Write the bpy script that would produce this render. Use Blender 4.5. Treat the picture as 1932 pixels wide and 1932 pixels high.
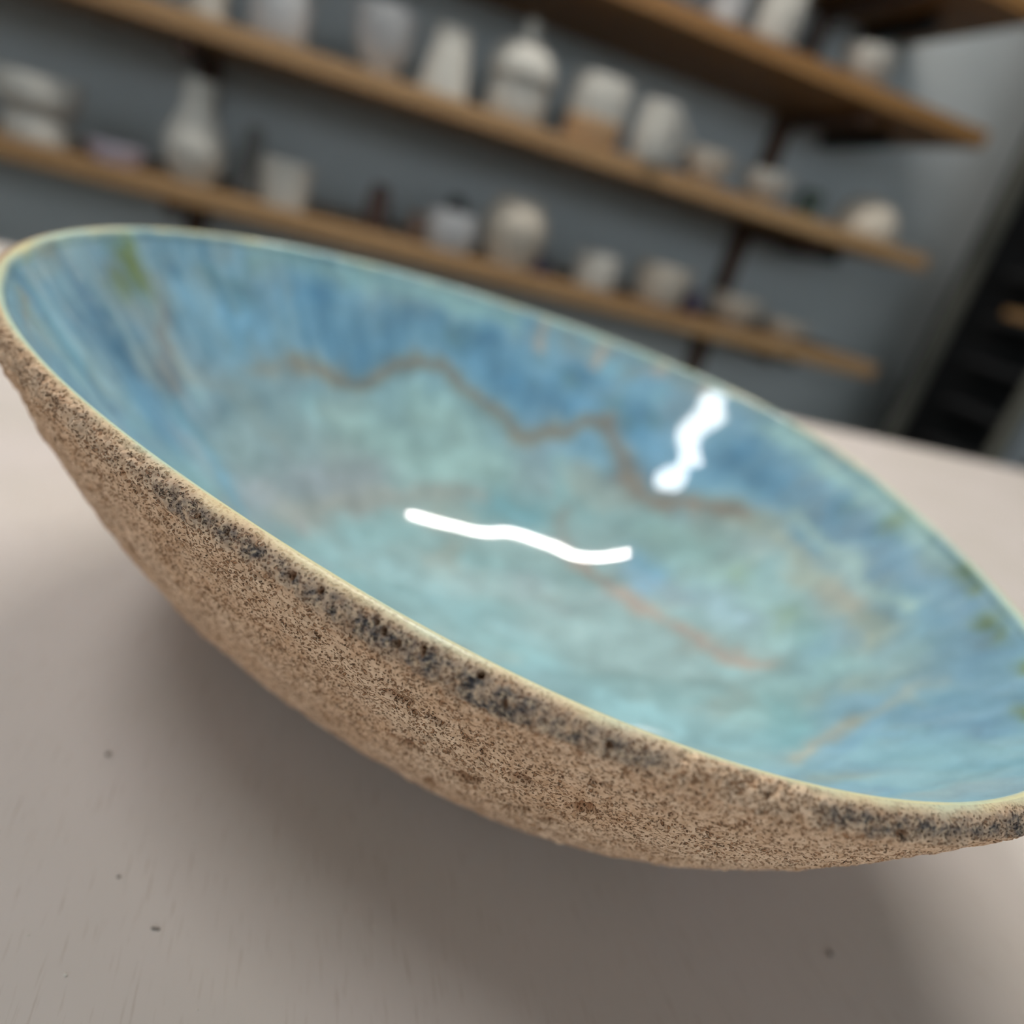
import bpy, math, random
import numpy as np
from mathutils import Matrix, Vector

S = bpy.context.scene
COL = S.collection
for o in list(bpy.data.objects):
    bpy.data.objects.remove(o)

# ------------------------------------------------------------------ camera
CAM_Z = 0.905                       # the phone is held 15 cm above the table top
PITCH, ROLL, FOCAL = math.radians(22.685), math.radians(16.453), 1350.0
cam_data = bpy.data.cameras.new('camera')
cam = bpy.data.objects.new('camera', cam_data)
COL.objects.link(cam)
cp, sp, cr, sr = math.cos(PITCH), math.sin(PITCH), math.cos(ROLL), math.sin(ROLL)
fwd = Vector((0, cp, -sp))
right0, down0 = Vector((1, 0, 0)), Vector((0, -sp, -cp))
right = right0 * cr - down0 * sr
down = right0 * sr + down0 * cr
cam.matrix_world = Matrix((
    (right.x, -down.x, -fwd.x, 0.0),
    (right.y, -down.y, -fwd.y, 0.0),
    (right.z, -down.z, -fwd.z, CAM_Z),
    (0, 0, 0, 1)))
cam_data.sensor_width = 36
cam_data.lens = FOCAL / 1932 * 36
cam_data.clip_start = 0.005
cam_data.clip_end = 30
cam_data.dof.use_dof = True
cam_data.dof.focus_distance = 0.121
cam_data.dof.aperture_fstop = 6.0
S.camera = cam

# ------------------------------------------------------------------ world and exposure
world = bpy.data.worlds.new('fill_daylight_offscreen')  # unseen daylight fill, let in by the added opening behind the viewer
S.world = world
world.use_nodes = True
world.node_tree.nodes['Background'].inputs[0].default_value = (0.85, 0.95, 1.03, 1)
world.node_tree.nodes['Background'].inputs[1].default_value = 2.95
S.view_settings.view_transform = 'Standard'
S.view_settings.look = 'None'
S.view_settings.gamma = 1.0
S.view_settings.use_curve_mapping = False
S.view_settings.exposure = -0.14
LAMP = 146.0                          # emission of the ceiling tubes

# ------------------------------------------------------------------ frames of reference
YAW = math.radians(70)               # the shelf wall runs along this heading
W = Vector((math.sin(YAW), math.cos(YAW), 0))
N = Vector((-math.cos(YAW), math.sin(YAW), 0))
TABLE_Z = 0.75
CEIL_Z = 2.6
FRONT = 1.538                        # distance of the shelves' front edges
WALL = FRONT + 0.42


def wp(a, n, z):
    """along the wall, out to the wall, height -> world"""
    v = W * a + N * n
    return Vector((v.x, v.y, z))


# ------------------------------------------------------------------ helpers
def lin(c):
    return tuple((v / 255 / 12.92) if v / 255 <= 0.04045 else ((v / 255 + 0.055) / 1.055) ** 2.4 for v in c)


def tag(o, label=None, cat=None, group=None, kind=None):
    if label: o['label'] = label
    if cat: o['category'] = cat
    if group: o['group'] = group
    if kind: o['kind'] = kind
    return o


def empty(name, loc=(0, 0, 0), rz=0.0):
    o = bpy.data.objects.new(name, None)
    COL.objects.link(o)
    o.location = loc
    o.rotation_euler = (0, 0, rz)
    o.empty_display_size = 0.02
    return o


def mesh_obj(name, verts, faces, mat, parent=None, smooth=False):
    me = bpy.data.meshes.new(name)
    me.from_pydata([tuple(v) for v in verts], [], [tuple(f) for f in faces])
    me.update()
    if smooth:
        me.polygons.foreach_set('use_smooth', [True] * len(me.polygons))
    o = bpy.data.objects.new(name, me)
    COL.objects.link(o)
    if mat: me.materials.append(mat)
    if parent: o.parent = parent
    return o


def box_data(x0, x1, y0, y1, z0, z1, bev=0.0):
    """box with chamfered vertical and horizontal edges when bev > 0"""
    if bev <= 0:
        v = [(x, y, z) for z in (z0, z1) for y in (y0, y1) for x in (x0, x1)]
        f = [(0, 2, 3, 1), (4, 5, 7, 6), (0, 1, 5, 4), (2, 6, 7, 3), (0, 4, 6, 2), (1, 3, 7, 5)]
        return v, f
    b = bev
    def ring(i, z):
        return [(x0 + b + i, y0 + i, z), (x1 - b - i, y0 + i, z), (x1 - i, y0 + b + i, z), (x1 - i, y1 - b - i, z),
                (x1 - b - i, y1 - i, z), (x0 + b + i, y1 - i, z), (x0 + i, y1 - b - i, z), (x0 + i, y0 + b + i, z)]
    rs = [ring(b, z0), ring(0, z0 + b), ring(0, z1 - b), ring(b, z1)]
    v = [p for r in rs for p in r]
    f = [tuple(reversed(range(8))), tuple(range(24, 32))]
    for k in range(3):
        for i in range(8):
            j = (i + 1) % 8
            f.append((k * 8 + i, k * 8 + j, (k + 1) * 8 + j, (k + 1) * 8 + i))
    return v, f


def box(name, ext, mat, parent=None, bev=0.0):
    v, f = box_data(*ext, bev)
    return mesh_obj(name, v, f, mat, parent)


def lathe_data(prof, seg=40, cap_bottom=True, wob=0.0, seed=0):
    rnd = random.Random(seed)
    p1, p2 = rnd.random() * 6, rnd.random() * 6
    v, f = [], []
    for r, z in prof:
        for i in range(seg):
            a = 2 * math.pi * i / seg
            k = 1 + wob * (math.sin(2 * a + p1) + 0.6 * math.sin(3 * a + p2 + z * 30))
            v.append((r * k * math.cos(a), r * k * math.sin(a), z))
    for k in range(len(prof) - 1):
        for i in range(seg):
            j = (i + 1) % seg
            f.append((k * seg + i, k * seg + j, (k + 1) * seg + j, (k + 1) * seg + i))
    if cap_bottom: f.append(tuple(reversed(range(seg))))
    n = len(prof)
    if prof[-1][0] > 1e-5: f.append(tuple(range((n - 1) * seg, n * seg)))
    return v, f


def tube_data(pts, rad, seg=10):
    v, f = [], []
    pts = [Vector(p) for p in pts]
    up = Vector((0, 0, 1))
    for i, p in enumerate(pts):
        t = (pts[min(i + 1, len(pts) - 1)] - pts[max(i - 1, 0)]).normalized()
        s = t.cross(up)
        s = s.normalized() if s.length > 1e-4 else Vector((1, 0, 0))
        u = s.cross(t).normalized()
        r = rad[i] if isinstance(rad, (list, tuple)) else rad
        for k in range(seg):
            a = 2 * math.pi * k / seg
            v.append(p + s * r * math.cos(a) + u * r * math.sin(a))
    for i in range(len(pts) - 1):
        for k in range(seg):
            j = (k + 1) % seg
            f.append((i * seg + k, i * seg + j, (i + 1) * seg + j, (i + 1) * seg + k))
    f.append(tuple(reversed(range(seg))))
    f.append(tuple(range((len(pts) - 1) * seg, len(pts) * seg)))
    return v, f


# ------------------------------------------------------------------ node materials
def new_mat(name):
    m = bpy.data.materials.new(name)
    m.use_nodes = True
    nt = m.node_tree
    return m, nt, nt.nodes['Principled BSDF']


def noise_mat(name, c1, c2, scale=(8, 8, 8), detail=4, rough=0.7, bump=0.0, bump_dist=0.002, lo=0.35, hi=0.65, metallic=0.0, spec=None):
    m, nt, b = new_mat(name)
    tc = nt.nodes.new('ShaderNodeTexCoord')
    mp = nt.nodes.new('ShaderNodeMapping')
    mp.inputs['Scale'].default_value = scale
    nz = nt.nodes.new('ShaderNodeTexNoise')
    nz.inputs['Scale'].default_value = 1.0
    nz.inputs['Detail'].default_value = detail
    rp = nt.nodes.new('ShaderNodeValToRGB')
    rp.color_ramp.elements[0].position, rp.color_ramp.elements[1].position = lo, hi
    rp.color_ramp.elements[0].color = (*lin(c1), 1)
    rp.color_ramp.elements[1].color = (*lin(c2), 1)
    L = nt.links
    L.new(tc.outputs['Object'], mp.inputs['Vector'])
    L.new(mp.outputs['Vector'], nz.inputs['Vector'])
    L.new(nz.outputs['Fac'], rp.inputs['Fac'])
    L.new(rp.outputs['Color'], b.inputs['Base Color'])
    b.inputs['Roughness'].default_value = rough
    b.inputs['Metallic'].default_value = metallic
    if spec is not None: b.inputs['Specular IOR Level'].default_value = spec
    if bump:
        bp = nt.nodes.new('ShaderNodeBump')
        bp.inputs['Strength'].default_value = bump
        bp.inputs['Distance'].default_value = bump_dist
        L.new(nz.outputs['Fac'], bp.inputs['Height'])
        L.new(bp.outputs['Normal'], b.inputs['Normal'])
    return m


def emit_mat(name, col, strength):
    m = bpy.data.materials.new(name)
    m.use_nodes = True
    nt = m.node_tree
    nt.nodes.remove(nt.nodes['Principled BSDF'])
    e = nt.nodes.new('ShaderNodeEmission')
    e.inputs[0].default_value = (*col, 1)
    e.inputs[1].default_value = strength
    nt.links.new(e.outputs[0], nt.nodes['Material Output'].inputs[0])
    return m


M = {}
M['wall'] = noise_mat('wall_paint', (186, 193, 194), (194, 200, 201), (3, 3, 3), rough=0.85, bump=0.1)
M['ceiling'] = noise_mat('ceiling_paint', (160, 160, 156), (170, 170, 166), (3, 3, 3), rough=0.9)
M['floor'] = noise_mat('floor_concrete', (120, 118, 114), (140, 138, 132), (6, 6, 6), rough=0.7)
M['pine'] = noise_mat('pine_board', (142, 107, 67), (171, 137, 94), (1.6, 26, 26), detail=5, rough=0.6)
M['pine_warm'] = noise_mat('pine_board_warm', (126, 87, 43), (144, 105, 56), (1.6, 26, 26), detail=5, rough=0.6)
M['bracket'] = noise_mat('dark_stained_wood', (72, 50, 36), (94, 66, 46), (20, 20, 3), rough=0.6)
M['iron'] = noise_mat('black_iron', (34, 33, 33), (48, 46, 45), (40, 40, 40), rough=0.5, metallic=0.4)
M['steel'] = noise_mat('rack_steel', (140, 146, 150), (150, 156, 160), (30, 30, 30), rough=0.6)
M['steel_dark'] = noise_mat('rack_dark_steel', (92, 92, 84), (104, 104, 95), (30, 30, 30), rough=0.6)
M['tray'] = noise_mat('rack_tray_black', (30, 31, 33), (38, 39, 41), (20, 20, 20), rough=0.7)
M['panel_dark'] = noise_mat('rack_back_panel', (9, 10, 11), (13, 13, 15), (10, 10, 10), rough=0.8)
M['bisque'] = noise_mat('bisque_white', (178, 176, 168), (187, 186, 179), (40, 40, 40), rough=0.85, bump=0.15)
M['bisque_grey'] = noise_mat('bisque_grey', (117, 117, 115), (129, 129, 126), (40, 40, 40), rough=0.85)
M['bisque_cool'] = noise_mat('bisque_cool', (168, 170, 172), (178, 180, 181), (40, 40, 40), rough=0.85)
M['bisque_warm'] = noise_mat('bisque_warm', (179, 171, 157), (191, 184, 171), (40, 40, 40), rough=0.85)
M['tan_clay'] = noise_mat('tan_clay', (165, 132, 97), (177, 146, 111), (40, 40, 40), rough=0.85)
M['dark_clay'] = noise_mat('dark_clay', (84, 66, 60), (100, 78, 70), (40, 40, 40), rough=0.6)
M['dark_grey'] = noise_mat('dark_grey_glaze', (66, 66, 66), (80, 80, 80), (40, 40, 40), rough=0.5)
M['brown_clay'] = noise_mat('brown_clay', (120, 98, 84), (136, 112, 96), (40, 40, 40), rough=0.7)
M['purple'] = noise_mat('purple_glaze', (78, 70, 96), (96, 86, 112), (40, 40, 40), rough=0.4)
M['green'] = noise_mat('green_glaze', (44, 60, 52), (56, 74, 64), (40, 40, 40), rough=0.35)
M['lilac'] = noise_mat('lilac_glaze', (172, 164, 178), (184, 176, 188), (40, 40, 40), rough=0.5)
M['lamp_white'] = noise_mat('lamp_housing_white', (225, 225, 225), (232, 232, 232), (10, 10, 10), rough=0.5)
M['lamp_glow'] = emit_mat('lamp_diffuser_glow', (1.0, 0.94, 0.87), LAMP)
M['lamp_glow_cool'] = emit_mat('lamp_diffuser_cool', (1.0, 1.0, 0.99), LAMP * 0.17)
M['crumb'] = noise_mat('grey_crumb', (120, 112, 106), (150, 142, 134), (900, 900, 900), rough=0.8)
M['crumb_pale'] = noise_mat('pale_crumb', (222, 216, 206), (234, 228, 218), (900, 900, 900), rough=0.8)


def table_material():
    m, nt, b = new_mat('pale_plywood_top')
    L = nt.links
    tc = nt.nodes.new('ShaderNodeTexCoord')
    # broad warm and cool staining
    n1 = nt.nodes.new('ShaderNodeTexNoise'); n1.inputs['Scale'].default_value = 14; n1.inputs['Detail'].default_value = 2
    r1 = nt.nodes.new('ShaderNodeValToRGB')
    r1.color_ramp.elements[0].position, r1.color_ramp.elements[1].position = 0.3, 0.7
    r1.color_ramp.elements[0].color = (*lin((214, 206, 198)), 1)
    r1.color_ramp.elements[1].color = (*lin((222, 213, 208)), 1)
    L.new(tc.outputs['Object'], n1.inputs['Vector']); L.new(n1.outputs['Fac'], r1.inputs['Fac'])
    # fine grain streaks running away from the viewer
    mp = nt.nodes.new('ShaderNodeMapping')
    mp.inputs['Scale'].default_value = (1500, 90, 1); mp.inputs['Rotation'].default_value = (0, 0, math.radians(24))
    n2 = nt.nodes.new('ShaderNodeTexNoise'); n2.inputs['Scale'].default_value = 1; n2.inputs['Detail'].default_value = 3
    r2 = nt.nodes.new('ShaderNodeValToRGB')
    r2.color_ramp.elements[0].position, r2.color_ramp.elements[1].position = 0.27, 0.40
    r2.color_ramp.elements[0].color = (0.86, 0.83, 0.80, 1); r2.color_ramp.elements[1].color = (1, 1, 1, 1)
    L.new(tc.outputs['Object'], mp.inputs['Vector']); L.new(mp.outputs['Vector'], n2.inputs['Vector']); L.new(n2.outputs['Fac'], r2.inputs['Fac'])
    mx = nt.nodes.new('ShaderNodeMix'); mx.data_type = 'RGBA'; mx.blend_type = 'MULTIPLY'; mx.inputs['Factor'].default_value = 1
    L.new(r1.outputs['Color'], mx.inputs['A']); L.new(r2.outputs['Color'], mx.inputs['B'])
    L.new(mx.outputs['Result'], b.inputs['Base Color'])
    b.inputs['Roughness'].default_value = 0.55
    b.inputs['Specular IOR Level'].default_value = 0.3
    bp = nt.nodes.new('ShaderNodeBump'); bp.inputs['Strength'].default_value = 0.25; bp.inputs['Distance'].default_value = 0.0002
    L.new(r2.outputs['Color'], bp.inputs['Height']); L.new(bp.outputs['Normal'], b.inputs['Normal'])
    return m


M['table'] = table_material()


def clay_material():
    """rough, pitted stoneware outside; vertex mask: r = dark glaze band, g = cream lip, b = browner clay inside the pits"""
    m, nt, b = new_mat('pitted_stoneware')
    L = nt.links
    tc = nt.nodes.new('ShaderNodeTexCoord')
    at = nt.nodes.new('ShaderNodeVertexColor'); at.layer_name = 'mask'
    sep = nt.nodes.new('ShaderNodeSeparateColor'); L.new(at.outputs['Color'], sep.inputs[0])

    def noise(scale, detail, stretch=(1, 1, 1), rough=0.55):
        mp = nt.nodes.new('ShaderNodeMapping'); mp.inputs['Scale'].default_value = tuple(scale * s for s in stretch)
        n = nt.nodes.new('ShaderNodeTexNoise'); n.inputs['Scale'].default_value = 1; n.inputs['Detail'].default_value = detail
        n.inputs['Roughness'].default_value = rough
        L.new(tc.outputs['Object'], mp.inputs['Vector']); L.new(mp.outputs['Vector'], n.inputs['Vector'])
        return n.outputs['Fac']

    def ramp(src, stops):
        r = nt.nodes.new('ShaderNodeValToRGB')
        e = r.color_ramp.elements
        while len(e) < len(stops): e.new(0.5)
        for el, (p, c) in zip(e, stops):
            el.position = p; el.color = (*c, 1)
        L.new(src, r.inputs['Fac'])
        return r.outputs['Color']

    def mix(fac, a, c, mode='MIX'):
        x = nt.nodes.new('ShaderNodeMix'); x.data_type = 'RGBA'; x.blend_type = mode
        if isinstance(fac, float): x.inputs['Factor'].default_value = fac
        else: L.new(fac, x.inputs['Factor'])
        for s, v in (('A', a), ('B', c)):
            if isinstance(v, tuple): x.inputs[s].default_value = (*v, 1)
            else: L.new(v, x.inputs[s])
        return x.outputs['Result']

    def math_(op, a, c):
        x = nt.nodes.new('ShaderNodeMath'); x.operation = op; x.use_clamp = True
        for i, v in enumerate((a, c)):
            if isinstance(v, (int, float)): x.inputs[i].default_value = v
            else: L.new(v, x.inputs[i])
        return x.outputs[0]

    broad = noise(60, 3)
    body = ramp(broad, [(0.35, lin((222, 182, 146))), (0.65, lin((236, 204, 172)))])
    grit = noise(620, 2)
    body = mix(0.35, body, ramp(grit, [(0.35, lin((176, 134, 98))), (0.58, lin((244, 216, 186)))]))
    # pores: small holes, slightly drawn out along the throwing direction
    vm = nt.nodes.new('ShaderNodeMapping'); vm.inputs['Scale'].default_value = (1500, 1500, 1950)
    L.new(tc.outputs['Object'], vm.inputs['Vector'])
    wn = nt.nodes.new('ShaderNodeTexNoise'); wn.inputs['Scale'].default_value = 0.9; wn.inputs['Detail'].default_value = 2
    L.new(vm.outputs['Vector'], wn.inputs['Vector'])
    va = nt.nodes.new('ShaderNodeVectorMath'); va.operation = 'MULTIPLY_ADD'; va.inputs[1].default_value = (1.1, 1.1, 1.1)
    L.new(wn.outputs['Color'], va.inputs[0]); L.new(vm.outputs['Vector'], va.inputs[2])
    vo = nt.nodes.new('ShaderNodeTexVoronoi'); vo.inputs['Scale'].default_value = 1.0
    L.new(va.outputs[0], vo.inputs['Vector'])
    pv = nt.nodes.new('ShaderNodeMath'); pv.operation = 'MULTIPLY_ADD'; pv.inputs[1].default_value = 0.6; pv.inputs[2].default_value = -0.11
    L.new(noise(330, 2), pv.inputs[0])
    ps = nt.nodes.new('ShaderNodeMath'); ps.operation = 'SUBTRACT'
    L.new(vo.outputs['Distance'], ps.inputs[0]); L.new(pv.outputs[0], ps.inputs[1])
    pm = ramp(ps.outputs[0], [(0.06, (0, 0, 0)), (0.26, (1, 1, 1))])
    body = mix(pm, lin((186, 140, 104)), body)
    # dark mottled glaze below the lip
    bn = noise(1100, 3)
    band_col = ramp(bn, [(0.36, lin((64, 62, 66))), (0.5, lin((122, 114, 108))), (0.66, lin((196, 176, 150)))])
    bmask = math_('MULTIPLY', sep.outputs[0], ramp(noise(420, 3), [(0.32, (0.3,) * 3), (0.6, (1, 1, 1))]))
    body = mix(bmask, body, band_col)
    lip = ramp(noise(40, 2), [(0.38, lin((236, 210, 160))), (0.5, lin((226, 220, 178))), (0.62, lin((204, 222, 196)))])
    lip = mix(0.4, lip, ramp(noise(1300, 2), [(0.38, lin((176, 150, 120))), (0.5, lin((236, 226, 190)))]))
    body = mix(sep.outputs[1], body, lip)
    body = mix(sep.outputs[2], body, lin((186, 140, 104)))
    L.new(body, b.inputs['Base Color'])
    ro = nt.nodes.new('ShaderNodeMapRange'); ro.inputs['To Min'].default_value = 0.9; ro.inputs['To Max'].default_value = 0.2
    L.new(sep.outputs[1], ro.inputs['Value']); L.new(ro.outputs[0], b.inputs['Roughness'])
    b.inputs['Specular IOR Level'].default_value = 0.25
    inv = nt.nodes.new('ShaderNodeMath'); inv.operation = 'SUBTRACT'; inv.inputs[0].default_value = 1.0; inv.use_clamp = True
    L.new(sep.outputs[1], inv.inputs[1])
    bp = nt.nodes.new('ShaderNodeBump'); bp.inputs['Distance'].default_value = 0.0011
    L.new(inv.outputs[0], bp.inputs['Strength'])
    L.new(pm, bp.inputs['Height'])
    bp2 = nt.nodes.new('ShaderNodeBump'); bp2.inputs['Distance'].default_value = 0.0004
    L.new(inv.outputs[0], bp2.inputs['Strength'])
    L.new(grit, bp2.inputs['Height']); L.new(bp.outputs['Normal'], bp2.inputs['Normal'])
    L.new(bp2.outputs['Normal'], b.inputs['Normal'])
    return m


def glaze_material():
    m, nt, b = new_mat('blue_glaze')
    L = nt.links
    at = nt.nodes.new('ShaderNodeVertexColor'); at.layer_name = 'glaze'
    tc = nt.nodes.new('ShaderNodeTexCoord')
    n = nt.nodes.new('ShaderNodeTexNoise'); n.inputs['Scale'].default_value = 900; n.inputs['Detail'].default_value = 2
    L.new(tc.outputs['Object'], n.inputs['Vector'])
    r = nt.nodes.new('ShaderNodeValToRGB')
    r.color_ramp.elements[0].color = (0.9, 0.9, 0.9, 1); r.color_ramp.elements[1].color = (1.08, 1.08, 1.08, 1)
    L.new(n.outputs['Fac'], r.inputs['Fac'])
    x = nt.nodes.new('ShaderNodeMix'); x.data_type = 'RGBA'; x.blend_type = 'MULTIPLY'; x.inputs['Factor'].default_value = 1
    L.new(at.outputs['Color'], x.inputs['A']); L.new(r.outputs['Color'], x.inputs['B'])
    L.new(x.outputs['Result'], b.inputs['Base Color'])
    b.inputs['Roughness'].default_value = 0.06
    b.inputs['IOR'].default_value = 1.5
    return m


M['clay'] = clay_material()
M['glaze'] = glaze_material()

# ceiling lamps: centre x, centre y, length, heading, label
LAMPS = [
    (-0.02, 1.26, 1.06, math.radians(13.5), 'long linear ceiling lamp between the table and the wall shelves', 0.06, 'lamp_glow'),
    (-0.86, 0.13, 0.68, math.radians(79), 'broad ceiling lamp over the left end of the table', 0.26, 'lamp_glow_cool'),
]
WAVE = 0.0012
GLAZE_GAIN = 1.37

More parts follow.
